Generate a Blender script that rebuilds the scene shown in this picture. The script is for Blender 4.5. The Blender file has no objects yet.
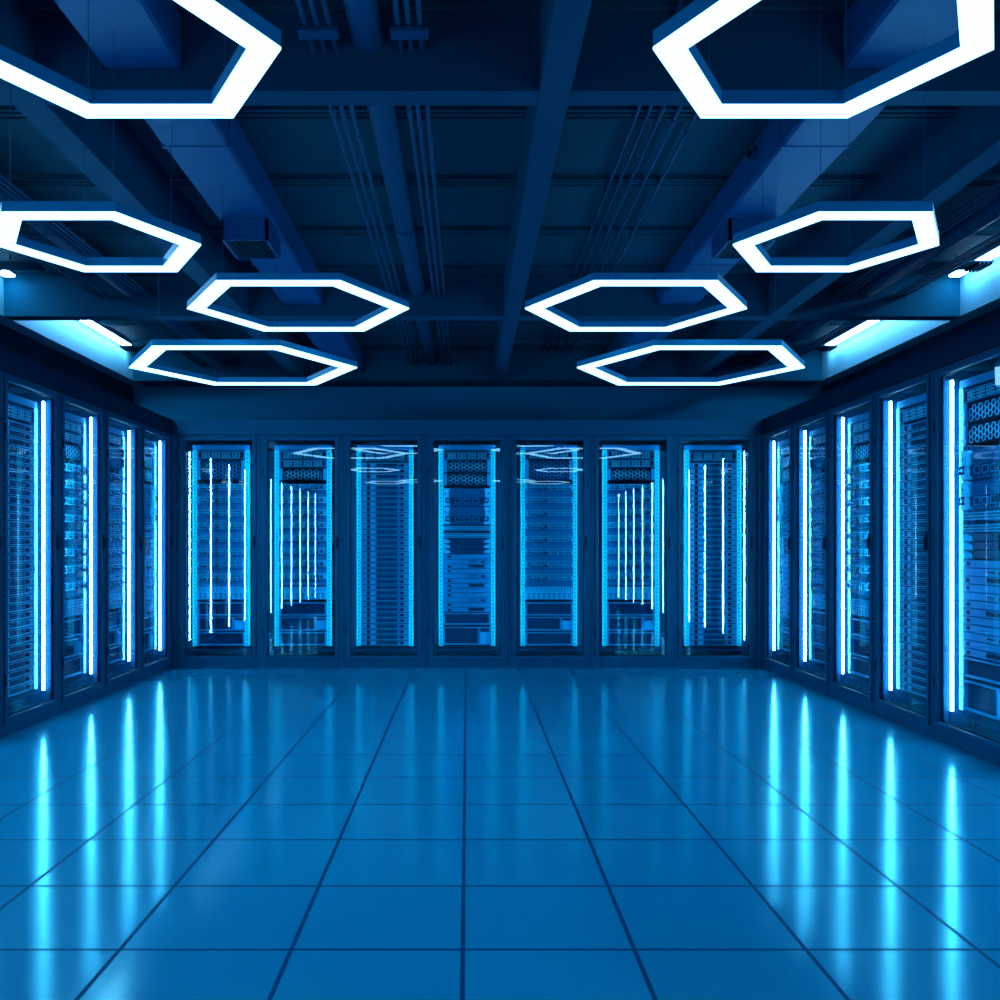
import bpy, bmesh, math, random
from mathutils import Matrix, Vector
random.seed(7)
S = bpy.context.scene
COL = S.collection
PI = math.pi

# ------------------------------------------------------------------ materials
def mat(name, color, rough=0.5, metal=0.0, spec=0.3, noise=0.0, nscale=8.0):
    m = bpy.data.materials.new(name); m.use_nodes = True
    nt = m.node_tree; b = nt.nodes['Principled BSDF']
    b.inputs['Base Color'].default_value = (*color, 1)
    b.inputs['Roughness'].default_value = rough
    b.inputs['Metallic'].default_value = metal
    b.inputs['Specular IOR Level'].default_value = spec
    b.inputs['Specular Tint'].default_value = (.12, .75, 1, 1)
    if noise > 0:
        tc = nt.nodes.new('ShaderNodeTexCoord')
        n = nt.nodes.new('ShaderNodeTexNoise'); n.inputs['Scale'].default_value = nscale
        n.inputs['Detail'].default_value = 5
        nt.links.new(tc.outputs['Object'], n.inputs['Vector'])
        mx = nt.nodes.new('ShaderNodeMix'); mx.data_type = 'RGBA'
        mx.inputs['A'].default_value = (*[c*(1-noise) for c in color], 1)
        mx.inputs['B'].default_value = (*[min(1, c*(1+noise)) for c in color], 1)
        nt.links.new(n.outputs['Fac'], mx.inputs['Factor'])
        nt.links.new(mx.outputs['Result'], b.inputs['Base Color'])
    return m

def emit(name, color, strength):
    m = bpy.data.materials.new(name); m.use_nodes = True
    nt = m.node_tree; nt.nodes.clear()
    e = nt.nodes.new('ShaderNodeEmission'); o = nt.nodes.new('ShaderNodeOutputMaterial')
    e.inputs['Color'].default_value = (*color, 1); e.inputs['Strength'].default_value = strength
    nt.links.new(e.outputs[0], o.inputs['Surface'])
    return m

def glass_mat():
    m = bpy.data.materials.new('door_glass'); m.use_nodes = True
    nt = m.node_tree; nt.nodes.clear()
    tr = nt.nodes.new('ShaderNodeBsdfTransparent'); tr.inputs[0].default_value = (.93, .97, 1, 1)
    gl = nt.nodes.new('ShaderNodeBsdfGlossy'); gl.inputs['Roughness'].default_value = 0.0
    gl.inputs['Color'].default_value = (1, 1, 1, 1)
    ge = nt.nodes.new('ShaderNodeNewGeometry')
    dt = nt.nodes.new('ShaderNodeVectorMath'); dt.operation = 'DOT_PRODUCT'
    nt.links.new(ge.outputs['Normal'], dt.inputs[0]); nt.links.new(ge.outputs['Incoming'], dt.inputs[1])
    def mth(op, a, b=None):
        n = nt.nodes.new('ShaderNodeMath'); n.operation = op
        for i, v in enumerate((a, b)):
            if v is None: continue
            if isinstance(v, (int, float)): n.inputs[i].default_value = v
            else: nt.links.new(v, n.inputs[i])
        return n.outputs[0]
    # Schlick reflectance, the same from both sides of the pane
    fres = mth('ADD', GLASS_F0, mth('MULTIPLY', mth('POWER', mth('SUBTRACT', 1.0, mth('ABSOLUTE', dt.outputs['Value'])), 5.0), 1 - GLASS_F0))
    mx = nt.nodes.new('ShaderNodeMixShader'); o = nt.nodes.new('ShaderNodeOutputMaterial')
    nt.links.new(fres, mx.inputs[0]); nt.links.new(tr.outputs[0], mx.inputs[1])
    nt.links.new(gl.outputs[0], mx.inputs[2]); nt.links.new(mx.outputs[0], o.inputs['Surface'])
    return m

def floor_mat():
    m = mat('floor_tiles', (.006, .17, .50), FLOOR_ROUGH, spec=.5)
    m.node_tree.nodes['Principled BSDF'].inputs['Specular Tint'].default_value = (.12, .9, 1, 1)
    nt = m.node_tree; b = nt.nodes['Principled BSDF']
    tc = nt.nodes.new('ShaderNodeTexCoord'); sep = nt.nodes.new('ShaderNodeSeparateXYZ')
    nt.links.new(tc.outputs['Object'], sep.inputs[0])
    def math_(op, a, bv=None):
        n = nt.nodes.new('ShaderNodeMath'); n.operation = op
        for i, v in enumerate((a, bv)):
            if v is None: continue
            if isinstance(v, (int, float)): n.inputs[i].default_value = v
            else: nt.links.new(v, n.inputs[i])
        return n.outputs[0]
    masks, cells = [], []
    for ax, off in (('X', -.012), ('Y', .175)):
        v = math_('MULTIPLY', math_('SUBTRACT', sep.outputs[ax], off - 20), 2.0)
        f = math_('FRACT', v)
        d = math_('MINIMUM', f, math_('SUBTRACT', 1.0, f))
        masks.append(math_('LESS_THAN', d, .0135))
        cells.append(math_('FLOOR', v))
    seam = math_('MAXIMUM', masks[0], masks[1])
    comb = nt.nodes.new('ShaderNodeCombineXYZ')
    nt.links.new(cells[0], comb.inputs[0]); nt.links.new(cells[1], comb.inputs[1])
    wn = nt.nodes.new('ShaderNodeTexWhiteNoise'); nt.links.new(comb.outputs[0], wn.inputs['Vector'])
    tint = nt.nodes.new('ShaderNodeMix'); tint.data_type = 'RGBA'
    tint.inputs['A'].default_value = (.002, .26, .46, 1); tint.inputs['B'].default_value = (.0022, .275, .485, 1)
    nt.links.new(wn.outputs['Value'], tint.inputs['Factor'])
    mx = nt.nodes.new('ShaderNodeMix'); mx.data_type = 'RGBA'
    nt.links.new(seam, mx.inputs['Factor']); nt.links.new(tint.outputs['Result'], mx.inputs['A'])
    mx.inputs['B'].default_value = (.001, .05, .15, 1)
    nt.links.new(mx.outputs['Result'], b.inputs['Base Color'])
    nz = nt.nodes.new('ShaderNodeTexNoise'); nz.inputs['Scale'].default_value = 3.0
    nt.links.new(tc.outputs['Object'], nz.inputs['Vector'])
    r = math_('ADD', FLOOR_ROUGH - .01, math_('MULTIPLY', nz.outputs['Fac'], .02))
    rr = math_('ADD', r, math_('MULTIPLY', seam, .30))
    b.inputs['Specular IOR Level'].default_value = 0
    b.inputs['Roughness'].default_value = .6
    gl = nt.nodes.new('ShaderNodeBsdfGlossy'); gl.inputs['Color'].default_value = (.30, .95, .96, 1)
    nt.links.new(rr, gl.inputs['Roughness'])
    ge = nt.nodes.new('ShaderNodeNewGeometry'); dt = nt.nodes.new('ShaderNodeVectorMath'); dt.operation = 'DOT_PRODUCT'
    nt.links.new(ge.outputs['Normal'], dt.inputs[0]); nt.links.new(ge.outputs['Incoming'], dt.inputs[1])
    fr = math_('ADD', .04, math_('MULTIPLY', math_('POWER', math_('SUBTRACT', 1.0, math_('ABSOLUTE', dt.outputs['Value'])), 5.0), .96))
    fr = math_('MULTIPLY', fr, math_('SUBTRACT', 1.0, math_('MULTIPLY', seam, .75)))
    ms = nt.nodes.new('ShaderNodeMixShader')
    nt.links.new(fr, ms.inputs[0]); nt.links.new(b.outputs[0], ms.inputs[1]); nt.links.new(gl.outputs[0], ms.inputs[2])
    nt.links.new(ms.outputs[0], nt.nodes['Material Output'].inputs['Surface'])
    return m

GLASS_F0 = .10
FLOOR_ROUGH = .135
M = {
    'floor': floor_mat(),
    'ceiling': mat('ceiling_paint', (.001, .062, .10), .7, noise=.15, nscale=2),
    'beam': mat('beam_paint', (.001, .060, .118), .65, spec=.1, noise=.12, nscale=2),
    'wall': mat('wall_paint', (.001, .20, .40), .6, noise=.1, nscale=1.5),
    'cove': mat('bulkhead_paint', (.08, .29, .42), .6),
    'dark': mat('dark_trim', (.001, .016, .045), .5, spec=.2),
    'duct': mat('duct_metal', (.001, .068, .20), .45, noise=.2, nscale=5),
    'pipe': mat('pipe_paint', (.001, .065, .15), .45),
    'frame': mat('cabinet_paint', (.001, .068, .15), .38, spec=.3),
    'inner': mat('cabinet_inside', (.001, .015, .05), .5),
    'rail': mat('rail_metal', (.01, .60, .66), .4),
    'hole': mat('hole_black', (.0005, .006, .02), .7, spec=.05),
    'panel': mat('equipment_face', (.002, .27, .54), .65, spec=.06),
    'panel_light': mat('equipment_light', (.003, .50, .80), .6, spec=.06),
    'liner': mat('cabinet_liner', (.001, .05, .15), .6),
    'panel_mid': mat('equipment_mid', (.001, .13, .30), .65, spec=.06),
    'panel_dark': mat('equipment_dark', (.001, .03, .09), .65, spec=.06),
    'grille': mat('grille_metal', (.03, .66, .95), .3),
    'cable': mat('cable_sheath', (.001, .03, .10), .5, spec=.12),
    'green': emit('status_green', (.02, .8, .25), .5),
    'housing': mat('lamp_housing', (.006, .20, .40), .35),
    'wire': mat('steel_wire', (.004, .08, .2), .4),
    'glass': glass_mat(),
    'hex': emit('hexagon_diffuser', (.22, .62, 1.0), 4.5),
    'up': emit('added_uplight_strip', (.03, .42, 1.0), 1.3),  # added glow on the lamp tops, unseen from below
    'led': emit('led_tube', (.15, .55, .86), 90.0),
    'led_soft': emit('led_tube_soft', (.03, .56, .92), 38.0),
    'cove_led': emit('cove_tube', (.34, .68, 1.0), 42.0),
}

# ------------------------------------------------------------------ mesh collector
class MB:
    def __init__(self): self.v, self.f, self.m = [], [], []
    def poly(self, verts, faces, mi=0):
        o = len(self.v); self.v += [tuple(p) for p in verts]
        self.f += [tuple(i + o for i in f) for f in faces]; self.m += [mi]*len(faces); return self
    def box(self, x0, x1, y0, y1, z0, z1, mi=0):
        v = [(x, y, z) for z in (z0, z1) for y in (y0, y1) for x in (x0, x1)]
        return self.poly(v, [(0, 2, 3, 1), (4, 5, 7, 6), (0, 1, 5, 4), (2, 6, 7, 3), (0, 4, 6, 2), (1, 3, 7, 5)], mi)
    def ring_box(self, x0, x1, z0, z1, y0, y1, bx, bz, mi=0):
        self.box(x0, x0+bx, y0, y1, z0, z1, mi); self.box(x1-bx, x1, y0, y1, z0, z1, mi)
        self.box(x0+bx, x1-bx, y0, y1, z0, z0+bz, mi); self.box(x0+bx, x1-bx, y0, y1, z1-bz, z1, mi); return self
    def frame(self, x0, x1, z0, z1, y0, y1, b, mi=0, bev=0.0):
        """one closed rectangular picture-frame solid; bev slopes the inner edge back"""
        ox = [(x0, z0), (x1, z0), (x1, z1), (x0, z1)]
        ix = [(x0+b, z0+b), (x1-b, z0+b), (x1-b, z1-b), (x0+b, z1-b)]
        jx = [(x0+b-bev, z0+b-bev), (x1-b+bev, z0+b-bev), (x1-b+bev, z1-b+bev), (x0+b-bev, z1-b+bev)]
        v = [(x, y0, z) for x, z in ox] + [(x, y0, z) for x, z in jx] + [(x, y0+bev, z) for x, z in ix] \
            + [(x, y1, z) for x, z in ix] + [(x, y1, z) for x, z in ox]
        f = []
        for i in range(4):
            j = (i+1) % 4
            for k in range(5):
                a, b_ = 4*k, 4*((k+1) % 5)
                f.append((a+i, a+j, b_+j, b_+i))
        return self.poly(v, f, mi)
    def prism(self, pts, z0, z1, mi=0):
        n = len(pts)
        v = [(x, y, z0) for x, y in pts] + [(x, y, z1) for x, y in pts]
        return self.poly(v, [tuple(range(n))[::-1], tuple(range(n, 2*n))] + [(i, (i+1) % n, n+(i+1) % n, n+i) for i in range(n)], mi)
    def tube(self, pts, r, n=8, mi=0, cap=True):
        pts = [Vector(p) for p in pts]; rings = []
        for i, p in enumerate(pts):
            t = (pts[min(i+1, len(pts)-1)] - pts[max(i-1, 0)]).normalized()
            a = Vector((0, 0, 1)) if abs(t.z) < .9 else Vector((1, 0, 0))
            u = t.cross(a).normalized(); w = t.cross(u)
            rings.append([p + (u*math.cos(2*PI*k/n) + w*math.sin(2*PI*k/n))*r for k in range(n)])
        v = [q for rg in rings for q in rg]; f = []
        for i in range(len(pts)-1):
            for k in range(n):
                f.append((i*n+k, i*n+(k+1) % n, (i+1)*n+(k+1) % n, (i+1)*n+k))
        if cap: f += [tuple(range(n))[::-1], tuple(range((len(pts)-1)*n, len(pts)*n))]
        return self.poly(v, f, mi)
    def ring_xz(self, cx, cz, outer, inner, y0, y1, mi=0):
        """flat ring in the xz plane between two matching outlines, y0 front to y1 back"""
        n = len(outer)
        v = [(cx+x, y0, cz+z) for x, z in outer] + [(cx+x, y0, cz+z) for x, z in inner] \
            + [(cx+x, y1, cz+z) for x, z in outer] + [(cx+x, y1, cz+z) for x, z in inner]
        f = []
        for i in range(n):
            j = (i+1) % n
            f += [(i, j, n+j, n+i), (n+i, n+j, 3*n+j, 3*n+i), (2*n+i, i, j, 2*n+j)]
        return self.poly(v, f, mi)
    def build(self, name, mats, parent=None, bevel=0.0, smooth=False):
        me = bpy.data.meshes.new(name)
        me.from_pydata(self.v, [], self.f)
        mats = mats if isinstance(mats, (list, tuple)) else [mats]
        for m in mats: me.materials.append(m)
        for p, mi in zip(me.polygons, self.m): p.material_index = mi
        bm = bmesh.new(); bm.from_mesh(me)
        bmesh.ops.recalc_face_normals(bm, faces=bm.faces)
        if bevel > 0:
            ed = [e for e in bm.edges if len(e.link_faces) == 2 and e.calc_face_angle(0) > .6]
            bmesh.ops.bevel(bm, geom=ed, offset=bevel, segments=1, affect='EDGES', clamp_overlap=True)
        bm.to_mesh(me); bm.free()
        if smooth:
            for p in me.polygons: p.use_smooth = True
        o = bpy.data.objects.new(name, me); COL.objects.link(o)
        if parent: o.parent = parent
        return o

def empty(name, loc=(0, 0, 0), rz=0):
    o = bpy.data.objects.new(name, None); COL.objects.link(o)
    o.location = loc; o.rotation_euler = (0, 0, rz); o.empty_display_size = .1
    return o
def tag(o, label, cat, group=None):
    o['label'] = label; o['category'] = cat
    if group: o['group'] = group
    return o
def struct(o):
    o['kind'] = 'structure'; return o

# ------------------------------------------------------------------ dimensions
CAM_H = 1.176
ZU = 1.75                       # beam underside above the eye
BEAM_Z = CAM_H + ZU             # 2.926
CEIL_Z = CAM_H + 1.185*ZU       # 3.25
FX, FY = 2.835, 8.85            # front planes of the side rows / back row
XL, XR = -2.016*ZU, 2.146*ZU    # bulkhead faces
YB, YN = 10.1, -1.6             # back wall, wall behind the viewer
WL, WR = XL - .14, XR + .14

# ------------------------------------------------------------------ shell
struct(MB().box(WL-.3, WR+.3, YN-.3, YB+.3, -.15, 0).build('floor', M['floor']))
cm = MB(); cm.box(WL-.3, WR+.3, YN-.3, YB+.3, CEIL_Z, CEIL_Z+.15)
for k in range(-7, 12):
    y = (2.93 + .47*k)*ZU
    if y > YB - .5: continue
    for dy in (0, .045, .09):
        cm.box(XL+.16, XR-.16, y+dy, y+dy+.022, CEIL_Z-.028, CEIL_Z+.01)
struct(cm.build('ceiling', M['ceiling']))
struct(MB().box(WL-.3, WR+.3, YB, YB+.2, 0, CEIL_Z).build('wall_back', M['wall']))
struct(MB().box(WL-.3, WR+.3, YN-.2, YN, 0, CEIL_Z).build('wall_front', M['wall']))
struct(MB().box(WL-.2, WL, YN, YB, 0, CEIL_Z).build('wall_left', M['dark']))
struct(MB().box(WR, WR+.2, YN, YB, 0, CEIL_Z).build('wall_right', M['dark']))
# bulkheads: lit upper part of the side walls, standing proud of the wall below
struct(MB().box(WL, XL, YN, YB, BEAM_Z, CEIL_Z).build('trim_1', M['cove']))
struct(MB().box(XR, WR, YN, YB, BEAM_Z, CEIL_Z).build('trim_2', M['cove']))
# cross beams and long beams
tn = 3
for y0, y1 in ((2.0176*ZU, 2.084*ZU), (3.995*ZU, 4.071*ZU), (5.547*ZU, YB)):
    bmb = MB(); bmb.box(XL, XR, y0, y1, BEAM_Z, BEAM_Z+.083)
    for xa, xb in ((XL, -.803*ZU), (-.622*ZU, .823*ZU), (1.009*ZU, XR)):     # openings for the two air ducts
        bmb.box(xa, xb, y0, y1, BEAM_Z+.083, CEIL_Z)
    struct(bmb.build('ceiling_beam', M['beam']))
for x0, x1 in ((-1.03, -.95), (.16, .229), (1.31, 1.385)):
    struct(MB().box(x0*ZU, x1*ZU, YN, 5.547*ZU, BEAM_Z-.004, CEIL_Z).build('ceiling_beam', M['beam'], bevel=.004))

# boards that close the rows above the cabinets, and corner posts
DZ0, DZ1 = .077, 2.236          # door
RACK_TOP, FASCIA_TOP = 2.25, 2.391
struct(MB().box(-FX, FX, FY, FY+.8, RACK_TOP, FASCIA_TOP).build('trim_3', M['frame']))
struct(MB().box(-FX-.68, -FX, -.05, FY, RACK_TOP, FASCIA_TOP).build('trim_4', M['dark']))
struct(MB().box(FX, FX+.8, -.05, FY, RACK_TOP, FASCIA_TOP).build('trim_5', M['dark']))
struct(MB().box(-FX-.03, -2.801, FY-.043, FY+.3, 0, RACK_TOP).build('trim_6', M['frame']))
struct(MB().box(2.801, FX+.03, FY-.043, FY+.3, 0, RACK_TOP).build('trim_7', M['frame']))

# ------------------------------------------------------------------ hexagon lamps
def hexpts(W): return [(W/2*math.cos(PI/3*k), W/2*math.sin(PI/3*k)) for k in range(6)]
def ring_prism(mb, po, pi_, z0, z1, mi=0):
    n = 6
    v = [(x, y, z0) for x, y in po] + [(x, y, z0) for x, y in pi_] + [(x, y, z1) for x, y in po] + [(x, y, z1) for x, y in pi_]
    f = []
    for i in range(n):
        j = (i+1) % n
        f += [(i, j, n+j, n+i), (2*n+i, 3*n+i, 3*n+j, 2*n+j), (i, 2*n+i, 2*n+j, j), (n+i, n+j, 3*n+j, 3*n+i)]
    return mb.poly(v, f, mi)
LAMPS = [(.718, 1.849, .687, .0585, 1.11, 'nearest'), (1.228, 3.055, .686, .0585, 1.17, 'second nearest'),
         (.713, 3.873, .937, .066, 1.32, 'third nearest'), (1.258, 5.157, 1.281, .078, 1.175, 'farthest and widest'),
         (1.28, .66, .687, .0585, 1.17, 'overhead unseen')]
for side in (-1, 1):
    for ax, ad, aw, ab, H, nm in LAMPS:
        W, b = aw*H, ab*H
        z = CAM_H + H
        cx, cy = side*ax*H, ad*H
        root = empty('hexagon_pendant_lamp', (cx, cy, z))
        tag(root, f"{nm} glowing white hexagon ring lamp hanging in the {'left' if side < 0 else 'right'} row", 'lamp', 'hexagon ring lamps')
        Wi = W - 2*b/math.cos(PI/6)
        po, pi_ = hexpts(W), hexpts(Wi)
        po2, pi2 = hexpts(W-.006), hexpts(Wi+.006)
        ring_prism(MB(), po, pi_, .006, .042).build('housing', M['housing'], root)
        ring_prism(MB(), hexpts(W), hexpts(Wi), 0, .006).build('diffuser', M['hex'], root)
        um = hexpts(W - .5*b*2/math.cos(PI/6) + .02); ui = hexpts(W - .5*b*2/math.cos(PI/6) - .02)
        ring_prism(MB(), um, ui, .042, .046).build('added_uplight', M['up'], root)  # unseen glow strip added on top to light the ceiling and ducts
        for k in (1, 2, 4, 5):
            px, py = [c*(1 - b/W) for c in po[k]]
            wx = cx + px; top = CEIL_Z - .03
            for x0, x1, zz in ((-1.40, -1.09, 3.01), (1.44, 1.76, 3.01), (-1.03*ZU, -.95*ZU, BEAM_Z), (.16*ZU, .229*ZU, BEAM_Z), (1.31*ZU, 1.385*ZU, BEAM_Z)):
                if x0-.01 < wx < x1+.01: top = zz
            if abs(abs(wx - .10*ZU) - .815*ZU) < .14 and 2.92*ZU < cy+py < 3.16*ZU: top = CAM_H + .98*ZU - .002
            MB().tube([(px, py, .041), (px, py, top - z)], .0011, 6).build('suspension_wire', M['wire'], root)

# ------------------------------------------------------------------ ducts, pipes, conduits
Y0, Y1 = YN, 5.547*ZU - .002
def duct(x0, x1, name_side):
    r = empty('air_duct', ((x0+x1)/2, 0, 1.05*ZU + CAM_H))
    tag(r, f"wide rectangular metal air duct along the {name_side} half of the ceiling", 'duct', 'air ducts')
    w = (x1-x0)/2
    h = CEIL_Z - 1.05*ZU - CAM_H - .032
    MB().box(-w, w, Y0, Y1, 0, h).build('duct_body', M['duct'], r, bevel=.012)
    for y in (2.416*ZU, 3.43*ZU, 4.5*ZU, 5.4*ZU):
        MB().box(-w-.004, w+.004, y-.012, y+.012, -.004, h).build('flange', M['duct'], r, bevel=.003)
    z1 = -.001; z0 = .98*ZU - 1.05*ZU; ya, yb = 2.94*ZU, 3.14*ZU
    gb = MB()
    gb.box(-w*.85, -w*.85+.015, ya, yb, z0, z1); gb.box(w*.85-.015, w*.85, ya, yb, z0, z1)
    gb.box(-w*.85, w*.85, ya, ya+.015, z0, z1); gb.box(-w*.85, w*.85, yb-.015, yb, z0, z1)
    g = gb.build('diffuser_box', M['duct'], r)
    lb = MB()
    for k in range(13):
        x = -w*.8 + k*w*1.6/12
        lb.box(x-.004, x+.004, ya+.015, yb-.015, z0+.002, z0+.03)
    lb.build('grille', M['dark'], g)
    return r
dl = duct(-.80*ZU, -.625*ZU, 'left')
dr = duct(.826*ZU, 1.006*ZU, 'right')
sn = MB().tube([(0, 0, 0), (-.03, 0, 0)], .035, 20).build('ceiling_sensor', M['pipe'])
sn.location = (.826*ZU - .001, 2.62*ZU, CAM_H + 1.12*ZU)
MB().tube([(-.03, 0, 0), (-.042, 0, 0)], .018, 16).build('lens', M['hole'], sn)
tag(sn, 'small round sensor on the side of the right air duct', 'sensor')

def pipe(x, where):
    r = empty('round_pipe', (x*ZU, 0, CAM_H + 1.12*ZU))
    tag(r, f"thick round pipe running between thin conduits {where}", 'pipe', 'thick ceiling pipes')
    MB().tube([(0, Y0, 0), (0, 2.0*ZU, 0), (0, Y1, 0)], .036*ZU, 24).build('pipe_body', M['pipe'], r, smooth=True)
    for y in (1.6*ZU, 3.2*ZU, 4.9*ZU):
        MB().tube([(0, y-.015, 0), (0, y+.015, 0)], .036*ZU+.006, 24).build('clamp', M['pipe'], r)
pipe(-.218, 'left of the central beam')
pipe(-1.467, 'near the left side wall')
pipe(1.75, 'near the right side wall')
ORD = ['first', 'second', 'third', 'fourth', 'fifth', 'sixth', 'seventh', 'eighth', 'ninth', 'tenth', 'eleventh', 'twelfth',
       'thirteenth', 'fourteenth', 'fifteenth', 'sixteenth', 'seventeenth', 'eighteenth', 'nineteenth', 'twentieth']
ORD += ['twenty-' + o for o in ORD[:9]] + ['thirtieth'] + ['thirty-' + o for o in ORD[:9]]
proto_c = None
def conduits(xs, zf, where, brackets=()):
    for i, x in enumerate(xs):
        o = MB().tube([(0, Y0, 0), (0, Y1, 0)], .0095, 8).build('conduit', M['pipe'], smooth=True)
        o.location = (x*ZU, 0, CAM_H + zf*ZU)
        tag(o, f"thin ceiling conduit, {ORD[i]} from the left of the group {where}", 'conduit', 'thin ceiling conduits')
        # couplings on the thin tubes
        for y in (2.3*ZU + .13*i, 4.4*ZU + .1*i):
            MB().tube([(0, y-.03, 0), (0, y+.03, 0)], .0135, 8).build('coupling', M['pipe'], o)
    for y in brackets:
        xa, xb = min(xs)*ZU-.03, max(xs)*ZU+.03
        b = empty('conduit_bracket', ((xa+xb)/2, y, CAM_H+zf*ZU))
        tag(b, f"flat metal bracket clamping the conduits {where}, {'near' if y < 2.5*ZU else 'farther'} one", 'bracket', 'conduit brackets')
        hw = (xb-xa)/2
        MB().box(-hw, hw, -.03, .03, -.03, -.0105).build('bracket_plate', M['pipe'], b, bevel=.003)
        for s in (-1, 1):
            MB().tube([(s*(hw-.012), 0, -.011), (s*(hw-.012), 0, CEIL_Z-CAM_H-zf*ZU)], .005, 6).build('hanger_rod', M['pipe'], b)
conduits((-.338, -.313, -.287), 1.09, 'left of the central pipe', (1.93*ZU,))
conduits((-.1436, -.122, -.098), 1.09, 'right of the central pipe', (1.93*ZU,))
conduits((.457, .487, .522, .566, .618), 1.165, 'right of the central beam')
conduits((-1.61, -1.585, -1.56), 1.09, 'against the left wall')
conduits((-1.412, -1.392, -1.372), 1.09, 'right of the left wall pipe')
conduits((1.60, 1.625, 1.65), 1.09, 'left of the right wall pipe')
conduits((1.86, 1.885, 1.91), 1.09, 'against the right wall')

# bright light bars in the ceiling corners, one per bay
for side, xw in ((-1, XL), (1, XR)):
    for ya, yb, nm in ((1.0, 2.0*ZU-.05, 'near'), (2.084*ZU+.08, 3.995*ZU-.06, 'middle'), (4.071*ZU+.08, 5.547*ZU-.2, 'far')):
        r = empty('linear_downlight', (xw, (ya+yb)/2, CEIL_Z))
        tag(r, f"bright white light bar along the ceiling edge in the {nm} bay above the {'left' if side < 0 else 'right'} wall", 'light bar', 'ceiling edge light bars')
        L = (yb-ya)/2
        x0, x1 = sorted((-side*.03, -side*.13))
        MB().box(x0, x1, -L, L, -.032, -.001).build('channel', M['housing'], r)
        t0, t1 = sorted((-side*.04, -side*.12))
        MB().box(t0, t1, -L+.01, L-.01, -.044, -.032).build('tube', M['cove_led'], r)
    # hanger with teeth that carries the wall conduits
    for yy, nm in ((3.995*ZU-.45, 'middle'), (5.547*ZU-.45, 'far')):
        hb = empty('comb_hanger', (xw - side*.27, yy, CAM_H + 2.0))
        tag(hb, f"dark toothed hanger plate under the light bar in the {nm} bay, {'left' if side < 0 else 'right'} wall", 'hanger', 'toothed hangers')
        MB().box(-.21, .21, -.10, .10, -.006, .006).build('plate', M['dark'], hb)
        for k in range(4):
            MB().box(side*(.2-.028*k)-.004, side*(.2-.028*k)+.004, -.10, .10, -.022, -.006).build('tooth', M['dark'], hb)
        MB().tube([(0, 0, .006), (0, 0, CEIL_Z-CAM_H-2.0)], .006, 8).build('hanger_rod', M['dark'], hb)

# ------------------------------------------------------------------ cabinets
RAIL_Y = .104
def make_cabinet(strip_y, strip_u, led, liner):
    r = empty('server_cabinet')
    b = MB(); D = .66
    for s in (-1, 1):
        a0, a1 = sorted((s*.366, s*.398)); b.box(a0, a1, .012, D, 0, RACK_TOP-.002)
    b.box(-.366, .366, .012, D, 0, .075); b.box(-.366, .366, .012, D, 2.238, RACK_TOP-.002)
    b.box(-.366, .366, D-.02, D, .075, 2.238)
    for s in (-1, 1):     # dark fillers beside the rails
        a0, a1 = sorted((s*.30, s*.366)); b.box(a0, a1, .21, .22, .075, 2.11, 1)
    b.build('cabinet_body', [M['frame'], M['inner']], r)
    d = MB().frame(-.3645, .3645, DZ0, DZ1, 0, .04, .04, 0, .008).build('door', M['frame'], r, bevel=.003)
    MB().frame(-.3255, .3255, DZ0+.039, DZ1-.039, .018, .034, .006).build('gasket', M['hole'], d)
    MB().box(-.3225, .3225, .022, .0235, DZ0+.042, DZ1-.042).build('glass_pane', M['glass'], d)
    hd = MB(); hd.box(.335, .357, -.008, 0, 1.145, 1.265); hd.box(.341, .351, -.020, -.008, 1.155, 1.235)
    hd.build('handle', M['dark'], d, bevel=.002)
    for z in (.35, 1.9):
        MB().tube([(-.366, -.002, z-.03), (-.366, -.002, z+.03)], .006, 8).build('hinge', M['dark'], d)
    for s in (-1, 1):
        k = MB(); a0, a1 = sorted((s*.231, s*.277))
        k.box(a0, a1, RAIL_Y, RAIL_Y+.004, .20, 2.112); 
        f0, f1 = sorted((s*.273, s*.277)); k.box(f0, f1, RAIL_Y+.004, RAIL_Y+.05, .20, 2.112)
        c = s*.254
        for i in range(49):
            z = .222 + i*.0385
            k.box(c-.0055, c+.0055, RAIL_Y-.0006, RAIL_Y+.001, z-.006, z+.006, 1)
        k.build('rail', [M['rail'], M['hole']], r)
    MB().box(-.277, .277, RAIL_Y+.004, RAIL_Y+.012, 2.113, 2.16).build('top_panel', M['panel'], r)
    MB().box(-.30, .30, RAIL_Y, .6, .15, .17).build('bottom_shelf', M['panel_dark'], r)
    for s in (-1, 1):
        a0, a1 = sorted((s*(strip_u-.006), s*(strip_u+.006)))
        st = MB().box(a0, a1, strip_y, strip_y+.014, .185, 2.172).build('led_strip', M[led], r)
        c0, c1 = sorted((s*(strip_u+.0065), s*.3655))
        MB().box(c0, c1, strip_y-.002, strip_y+.016, .18, 2.177).build('strip_holder', M['liner' if liner else 'inner'], st)
        if liner:
            l0, l1 = sorted((s*.352, s*.3655))
            MB().box(l0, l1, strip_y+.017, .208, .09, 2.18).build('side_liner', M['liner'], r)
            l0, l1 = sorted((s*.328, s*.3655))
            MB().box(l0, l1, .041, strip_y-.003, .09, 2.18).build('front_liner', M['liner'], r)
    return r
def copy_tree(o, parent=None, tagless=False):
    c = o.copy(); COL.objects.link(c)
    if parent is not None: c.parent = parent
    for ch in list(o.children): copy_tree(ch, c)
    return c

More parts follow.
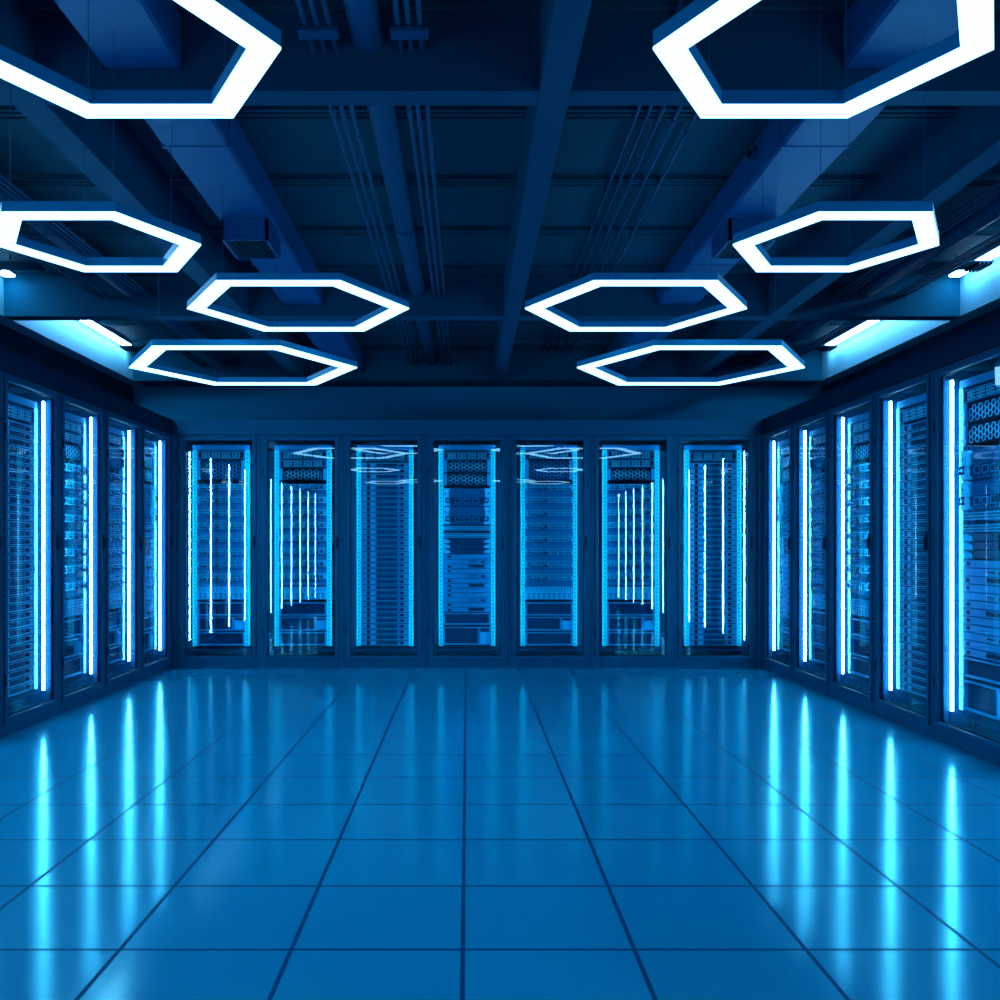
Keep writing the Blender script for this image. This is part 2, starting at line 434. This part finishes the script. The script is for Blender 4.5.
# ------------------------------------------------------------------ equipment prototypes (origin: bottom centre of the front face, y runs in)
EW = .226
def ring_poly(hw, hh, cut, t):
    o = [(-hw, 0), (-hw+cut, -hh), (hw-cut, -hh), (hw, 0), (hw-cut, hh), (-hw+cut, hh)]
    k = t/hh
    i = [(x*(1-t/hw), z*(1-k)) for x, z in o]
    return o, i
def vent_panel(h):
    r = MB().box(-EW, EW, .008, .16, 0, h).build('vent_panel', M['hole'])
    f = MB(); f.frame(-EW, EW, 0, h, 0, .008, .006)
    f.build('rim', M['panel'], r)
    g = MB(); rows = 3
    rh = (h-.016)/rows
    for j in range(rows):
        for i in range(4):
            for k in range(3):
                hw = .0165
                cx = -.195 + .0325 + (i*.098) + (k-1)*.031 + .015
                o, n = ring_poly(hw*(.92 if k == 1 else .72), rh*(.42 if k == 1 else .32), .006, .0032)
                g.ring_xz(cx, .008 + rh*(j+.5), o, n, .003, .0075)
    g.build('slot_grille', M['grille'], r)
    return r
def honeycomb_server(h, handles=False, dim=False):
    r = MB().box(-EW, EW, .016, .5, 0, h).build('honeycomb_server', M['hole'] if not dim else M['panel_dark'])
    for s in (-1, 1):
        a0, a1 = sorted((s*.196, s*EW)); MB().box(a0, a1, .0, .012, 0, h).build('ear', M['panel'], r, bevel=.002)
    g = MB(); R = .0215; t = .0036
    dx = R*1.5*1.02; nrows = max(2, int((h-.02)/(R*1.732)))
    hx = [(R*math.cos(PI/3*k), R*math.sin(PI/3*k)) for k in range(6)]
    hi = [((R-t)*math.cos(PI/3*k), (R-t)*math.sin(PI/3*k)) for k in range(6)]
    ncol = int(.37/dx)
    z0 = (h - (nrows+.5)*R*1.732)/2 + R*.866
    for i in range(ncol):
        for j in range(nrows):
            cx = -(ncol-1)*dx/2 + i*dx; cz = z0 + j*R*1.732 + (i % 2)*R*.866
            g.ring_xz(cx, cz, hx, hi, .0105, .0155)
    g.build('honeycomb_grille', M['panel'] if dim else M['grille'], r)
    if handles:
        for s in (-1, 1):
            for zz in (.28, .72):
                x = s*.19
                k = MB(); k.box(x-.006, x+.006, -.022, 0.002, h*zz-.034, h*zz+.034)
                hh = k.build('handle', M['hole'], r, bevel=.002)
                MB().box(x-.004, x+.004, -.0235, -.022, h*zz-.006, h*zz+.006).build('status_light', M['green'], hh)
    return r
def slim_server(h):
    r = MB().box(-EW, EW, .022, .45, 0, h).build('slim_server', M['panel'])
    MB().frame(-EW, EW, 0, h, 0, .022, .004).build('rim', M['panel_light'], r)
    MB().box(-EW, EW, -.002, .05, -.0074, -.0002).build('gap_shade_strip', M['hole'], r)  # black strip painting the shade in the gap below each server
    MB().frame(-.205, -.182, .008, h-.008, .008, .0219, .004).build('latch', M['grille'], r)
    MB().frame(.186, .212, .008, h-.008, .008, .0219, .004).build('latch', M['grille'], r)
    k = MB(); k.box(-.178, -.150, .008, .0219, .004, h-.004)
    k.build('vent_block', M['hole'], r)
    k = MB()
    for j in range(3): k.box(-.085, .118, .010, .0219, h*(.14+.27*j), h*(.33+.27*j))
    k.build('drive_slot', M['panel_dark'], r)
    k = MB(); k.box(.150, .182, .006, .0219, h*.25, h*.72)
    k.build('port_block', M['hole'], r)
    k = MB(); k.box(-.140, -.095, .010, .0219, h*.2, h*.8)
    k.build('faceplate', M['panel_light'], r)
    return r
def bundle(mb, seed, drop, span=(-.2, .2), out=.055, n=9):
    rnd = random.Random(seed)
    for i in range(n):
        a = span[0] + (span[1]-span[0])*i/(n-1)
        b_ = span[0] if rnd.random() < .5 else span[1]
        zs = .02 + .02*rnd.random()
        pts = []
        for t in range(9):
            u = t/8
            x = a + (b_-a)*u*u
            bul = math.sin(PI*u)
            pts.append((x, -.004 - (out+.012*rnd.random())*bul, zs - drop*bul*(.6+.4*rnd.random()) - .01*u))
        mb.tube(pts, .0036, 5)
def patch_panel(h, variant):
    r = MB()
    r.box(-EW, EW, 0, .05, 0, h)
    for j in range(2):
        for i in range(18):
            x = -.207 + i*.02435 + (.004 if j else -.004)
            r.box(x-.0085, x+.0085, -.0008, .001, h*(.08+.46*j), h*(.08+.46*j)+h*.34, 1)
            if (i + j) % 3 == 0: r.box(x-.003, x+.003, -.003, -.0008, h*(.08+.46*j), h*(.08+.46*j)+h*.2, 2)
    r = r.build('patch_panel', [M['panel_light'], M['hole'], M['grille']])
    MB().box(-EW, EW, .008, .05, -.034, -.002).build('recessed_filler', M['panel_mid'], r)
    MB().box(-EW, EW, .004, .0079, -.006, -.0005).build('shadow_strip', M['hole'], r)
    k = MB()
    for z in (-.062, -.045): k.box(-EW, EW, .02, .2, z, z+.009)
    k.build('support_tray', M['panel'], r)
    c = MB()
    if variant == 'loops':
        bundle(c, 3, .024, (-.2, .2), .045, 7)
    else:
        bundle(c, 5, .034, (-.205, -.03), .03, 4)
        bundle(c, 9, .03, (.06, .205), .03, 2)
    cb = c.build('cable_bundle', M['cable'], r, smooth=True); cb['kind'] = 'stuff'
    if variant == 'loops':
        for x in (-.19, -.095, 0, .095, .19):
            k = MB()
            for z in (h*.85, h*.05):
                k.tube([(x-.020, 0, z), (x-.022, -.05, z), (x-.014, -.062, z), (x+.014, -.062, z), (x+.022, -.05, z), (x+.020, 0, z)], .0032, 6)
            for q in (-.017, .017):
                k.tube([(x+q, -.06, h*.05), (x+q, -.06, h*.85)], .0032, 6)
            k.build('cable_ring', M['grille'], r, smooth=True)
    return r
def punched_panel(h):
    r = MB(); r.box(-EW, EW, 0, .06, 0, h)
    for i in range(16):
        x = -.206 + i*.02747
        r.box(x-.006, x+.006, -.0008, .001, h*.66, h*.76, 1); r.box(x-.006, x+.006, -.0008, .001, h*.82, h*.92, 1)
    for i in range(9):
        for j in range(4):
            x = -.198 + i*.0495
            r.box(x-.017, x+.017, -.0008, .001, h*(.08+.13*j), h*(.08+.13*j)+h*.06, 1)
    return r.build('punched_panel', [M['panel_light'], M['panel_dark']])
def storage_box(h, pocket=False):
    xr = EW if not pocket else .118
    r = MB().box(-EW, EW, .03, .45, 0, h).build('storage_box', M['panel_dark'])
    MB().frame(-EW, xr, 0, h, 0, .0295, .011, 0, .003).build('frame', M['panel'], r)
    k = MB(); k.box(-EW+.011, xr-.011, .024, .0295, .011, h-.011)
    n = 14
    for i in range(n):
        for j in range(4):
            x = -EW+.03 + (xr+EW-.06)*i/(n-1); z = .024 + (h-.048)*j/3
            k.box(x-.003, x+.003, .0225, .024, z-.003, z+.003, 1)
    k.build('mesh_panel', [M['panel_dark'], M['hole']], r)
    if pocket:
        p = MB().frame(.121, EW, 0, h, 0, .0295, .010).build('pocket_frame', M['panel'], r)
        MB().box(.131, EW-.010, .012, .0295, .012, h*.72).build('pocket_card', M['panel_light'], p)
    return r
def module_server(h):
    r = MB().box(-.17, .17, .02, .5, 0, h).build('module_server', M['panel_mid'])
    for s in (-1, 1):
        k = MB()
        pts = [(s*EW, 0), (s*EW, h), (s*.165, h), (s*.165, h*.92), (s*.178, h*.80), (s*.178, h*.5), (s*.165, h*.38), (s*.165, 0)]
        v = [(x, -.012, z) for x, z in pts] + [(x, .5, z) for x, z in pts]; n = len(pts)
        k.poly(v, [tuple(range(n)), tuple(range(n, 2*n))] + [(i, (i+1) % n, n+(i+1) % n, n+i) for i in range(n)])
        k.build('side_cheek', M['grille'], r)
    k = MB(); k.box(-.16, .16, .004, .02, h*.10, h*.48)
    k.build('lower_bezel', M['panel_dark'], r, bevel=.004)
    for s in (-1, 1):
        MB().tube([(s*.205, -.03, h*.2), (s*.17, -.03, h*.2), (s*.17, -.03, h*.42), (s*.205, -.03, h*.42), (s*.205, -.03, h*.2)], .008, 8).build('latch', M['hole'], r)
        MB().tube([(s*.21, -.0128, h*.72), (s*.21, -.0118, h*.72)], .008, 10).build('bolt', M['hole'], r)
    for x in (-.085, 0, .085):
        MB().frame(x-.033, x+.033, h*.15, h*.43, .001, .004, .006).build('fan_cover', M['panel'], r)
    MB().tube([(0, .0195, h*.7), (0, .0185, h*.7)], .007, 10).build('lock', M['hole'], r)
    return r
def network_switch(h):
    r = MB().box(-EW, EW, .006, .35, 0, h).build('network_switch', M['panel'])
    for x0, x1 in ((-EW, -.003), (.003, EW)):
        k = MB(); k.box(x0, x1, 0, .006, 0, h)
        for j in range(2):
            for i in range(12):
                x = x0 + .014 + i*(x1-x0-.028)/11
                k.box(x-.006, x+.006, -.0008, .001, h*(.15+.42*j), h*(.15+.42*j)+h*.26, 1)
        k.build('port_bank', [M['panel_light'], M['hole']], r)
    return r
def drawer_unit(h):
    r = MB().box(-.165, .165, .02, .45, 0.004, h-.002).build('drawer_unit', M['panel_dark'])
    for s in (-1, 1):
        k = MB()
        v = [(s*EW, 0, 0), (s*EW, 0, h*.95), (s*.165, .02, h*.55), (s*.165, .02, h*.1)]
        v += [(x, y+.03, z) for x, y, z in v]
        k.poly(v, [(0, 1, 2, 3), (4, 7, 6, 5), (0, 4, 5, 1), (1, 5, 6, 2), (2, 6, 7, 3), (3, 7, 4, 0)])
        k.build('bracket', M['grille'], r)
    return r
def blade_server(h, var):
    r = MB().box(-EW, EW, .004, .45, 0, h-.003).build('blade_server', M['panel'])
    MB().box(-EW, EW, 0, .004, .004, h-.006).build('faceplate', M['panel'], r)
    k = MB()
    if var == 0: k.box(-.190, -.155, -.002, .001, h*.25, h*.7)
    elif var == 1: k.box(.14, .175, -.002, .001, h*.25, h*.65); k.box(.02, .1, -.001, .001, h*.4, h*.6)
    else: k.box(-.190, -.155, -.002, .001, h*.2, h*.65); k.box(.015, .17, -.002, .001, h*.25, h*.8)
    k.build('port_block', M['hole'], r)
    return r

# ------------------------------------------------------------------ cabinet contents
def zy(y): return CAM_H + (546 - y)*.009754
def span(y0, y1): return zy(y1), zy(y0) - zy(y1)     # bottom, height
lay = {'S': [], 'P': [], 'Q': [], 'M': []}
lay['S'].append(('vent',) + span(452.5, 460.8))
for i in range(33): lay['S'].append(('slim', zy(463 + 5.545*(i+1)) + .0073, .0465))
lay['P'] += [('vent',) + span(451.5, 458.8), ('hexh',) + span(460.3, 479.6)]
lay['Q'] += [('vent',) + span(451, 458.6), ('vent',) + span(460, 467), ('hex',) + span(468.6, 480.2)]
for i in range(8):
    lay['P'].append(('patch',) + span(484.2 + 12.9*i, 490.0 + 12.9*i))
    if i < 7 or True:
        lay['Q'].append(('loops',) + span(484.2 + 12.7*i, 490.0 + 12.7*i))
for k in 'PQ':
    lay[k] += [('punched',) + span(587.2, 599.2), ('box',) + span(602.4, 615.4), ('pocket',) + span(617.0, 630.6), ('box',) + span(632.2, 645.3)]
lay['M'] += [('vent',) + span(452, 459.4), ('hex',) + span(460.3, 472.4), ('hex',) + span(473.6, 485.4), ('module',) + span(488.6, 506), ('module',) + span(507.2, 524.2),
             ('switch',) + span(526, 530.4), ('switch',) + span(533.4, 537.6)]
for i in range(3): lay['M'].append(('drawer',) + span(538.2 + 5.2*i, 543.2 + 5.2*i))
for i in range(12): lay['M'].append(('blade%d' % (0, 1, 2, 0, 1, 0, 2, 0, 0, 1, 0, 2)[i],) + span(554.2 + 4.82*i, 558.9 + 4.82*i))
lay['M'] += [('box',) + span(613, 624.6), ('pocket',) + span(627, 644.8)]

KINDS = {
    'vent': (lambda h: vent_panel(h), 'slotted vent panel', 'vent panel'),
    'hex': (lambda h: honeycomb_server(h), 'honeycomb-fronted server', 'server'),
    'hexh': (lambda h: honeycomb_server(h, True, True), 'tall honeycomb server with four dark handles', 'server'),
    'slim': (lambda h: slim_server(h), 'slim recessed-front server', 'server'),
    'patch': (lambda h: patch_panel(h, 'swoop'), 'patch panel with drooping dark cables', 'patch panel'),
    'loops': (lambda h: patch_panel(h, 'loops'), 'patch panel with cable rings', 'patch panel'),
    'punched': (lambda h: punched_panel(h), 'light punched panel with small square holes', 'panel'),
    'box': (lambda h: storage_box(h), 'wide dark framed box', 'box'),
    'pocket': (lambda h: storage_box(h, True), 'dark framed box with a pale side pocket', 'box'),
    'module': (lambda h: module_server(h), 'bulky server with bright side cheeks', 'server'),
    'switch': (lambda h: network_switch(h), 'network switch with two port banks', 'switch'),
    'drawer': (lambda h: drawer_unit(h), 'dark drawer unit with bright brackets', 'drawer unit'),
    'blade0': (lambda h: blade_server(h, 0), 'plain flat server', 'server'),
    'blade1': (lambda h: blade_server(h, 1), 'plain flat server', 'server'),
    'blade2': (lambda h: blade_server(h, 2), 'plain flat server', 'server'),
}
GROUPS = {'vent': 'slotted vent panels', 'hex': 'honeycomb servers', 'hexh': 'honeycomb servers', 'slim': 'slim servers', 'patch': 'patch panels', 'loops': 'patch panels',
          'punched': 'punched panels', 'box': 'framed boxes', 'pocket': 'framed boxes', 'module': 'bulky servers', 'switch': 'network switches', 'drawer': 'drawer units'}
protos = {}
def item(kind, h):
    key = (kind, round(h, 4))
    if key not in protos:
        protos[key] = KINDS[kind][0](h); return protos[key]
    return copy_tree(protos[key])

def fill(mtx, typ, where):
    from collections import Counter
    tot = Counter(KINDS[k][1] for k, z, h in lay[typ]); cnt = Counter()
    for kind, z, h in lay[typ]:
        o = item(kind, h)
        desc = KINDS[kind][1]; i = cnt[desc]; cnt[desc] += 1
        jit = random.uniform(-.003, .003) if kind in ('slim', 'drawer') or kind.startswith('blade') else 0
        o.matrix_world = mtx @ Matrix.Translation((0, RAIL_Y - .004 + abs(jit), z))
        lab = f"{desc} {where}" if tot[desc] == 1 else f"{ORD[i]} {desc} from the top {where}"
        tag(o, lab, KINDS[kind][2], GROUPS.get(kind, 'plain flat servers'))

LOOK = {'S': 'full of slim servers', 'P': 'with drooping cables', 'Q': 'with ringed patch panels', 'M': 'with mixed servers'}
proto_back = make_cabinet(.042, .350, 'led_soft', False)
proto_side = make_cabinet(.075, .317, 'led', True)
used = {'b': False, 's': False}
def cab(which):
    p = proto_back if which == 'b' else proto_side
    if not used[which]: used[which] = True; return p
    return copy_tree(p)
for i in range(7):
    c = cab('b'); m = Matrix.Translation(((i-3)*.8, FY, 0)); c.matrix_world = m
    t = 'PQSM'[i % 4]
    pos = ['in the back row\'s left corner', 'second from left in back row', 'third from left in back row', 'in the middle of the back row',
           'third from right in back row', 'second from right in back row', 'in the back row\'s right corner'][i]
    tag(c, f"tall glass-door server cabinet {LOOK[t]}, {pos}", 'server cabinet', 'glass-door server cabinets')
    fill(m, t, ['in the left corner back cabinet', 'in second back cabinet from left', 'in third back cabinet from left', 'in the middle back cabinet',
                'in third back cabinet from right', 'in second back cabinet from right', 'in the right corner back cabinet'][i])
for side in (-1, 1):
    sd = 'left' if side < 0 else 'right'
    for k in range(11):
        c = cab('s')
        y = 8.405 - .8*k
        m = Matrix.Translation((side*FX, y, 0)) @ Matrix.Rotation(-side*PI/2, 4, 'Z')
        c.matrix_world = m
        t = 'MPQS'[k % 4]
        if k < 5:
            n = ['farthest', 'second farthest', 'third farthest', 'fourth farthest', 'fifth farthest'][k]
            tag(c, f"glass-door server cabinet {LOOK[t]}, {n} along the {sd} wall", 'server cabinet', 'glass-door server cabinets')
            fill(m, t, f"in {n} {sd} wall cabinet")
        else:
            tag(c, f"empty lit glass-door cabinet beside the viewer along the {sd} wall", 'server cabinet', f'near cabinets along the {sd} wall')

# ------------------------------------------------------------------ camera, world, view
cam = bpy.data.cameras.new('camera'); co = bpy.data.objects.new('camera', cam); COL.objects.link(co)
co.location = (0, 0, CAM_H); co.rotation_euler = (PI/2, 0, 0)
cam.sensor_width = 36; cam.lens = 36*.918; cam.shift_x = .033; cam.shift_y = .046; cam.clip_start = .02
S.camera = co
w = bpy.data.worlds.new('world'); S.world = w; w.use_nodes = True
w.node_tree.nodes['Background'].inputs[0].default_value = (0, .01, .03, 1)
S.view_settings.view_transform = 'Standard'; S.view_settings.look = 'None'
S.view_settings.gamma = 1; S.view_settings.use_curve_mapping = False; S.view_settings.exposure = 0
try:
    S.cycles.use_adaptive_sampling = False; S.cycles.max_bounces = 8; S.cycles.transparent_max_bounces = 12; S.cycles.sample_clamp_indirect = 8
except Exception: pass
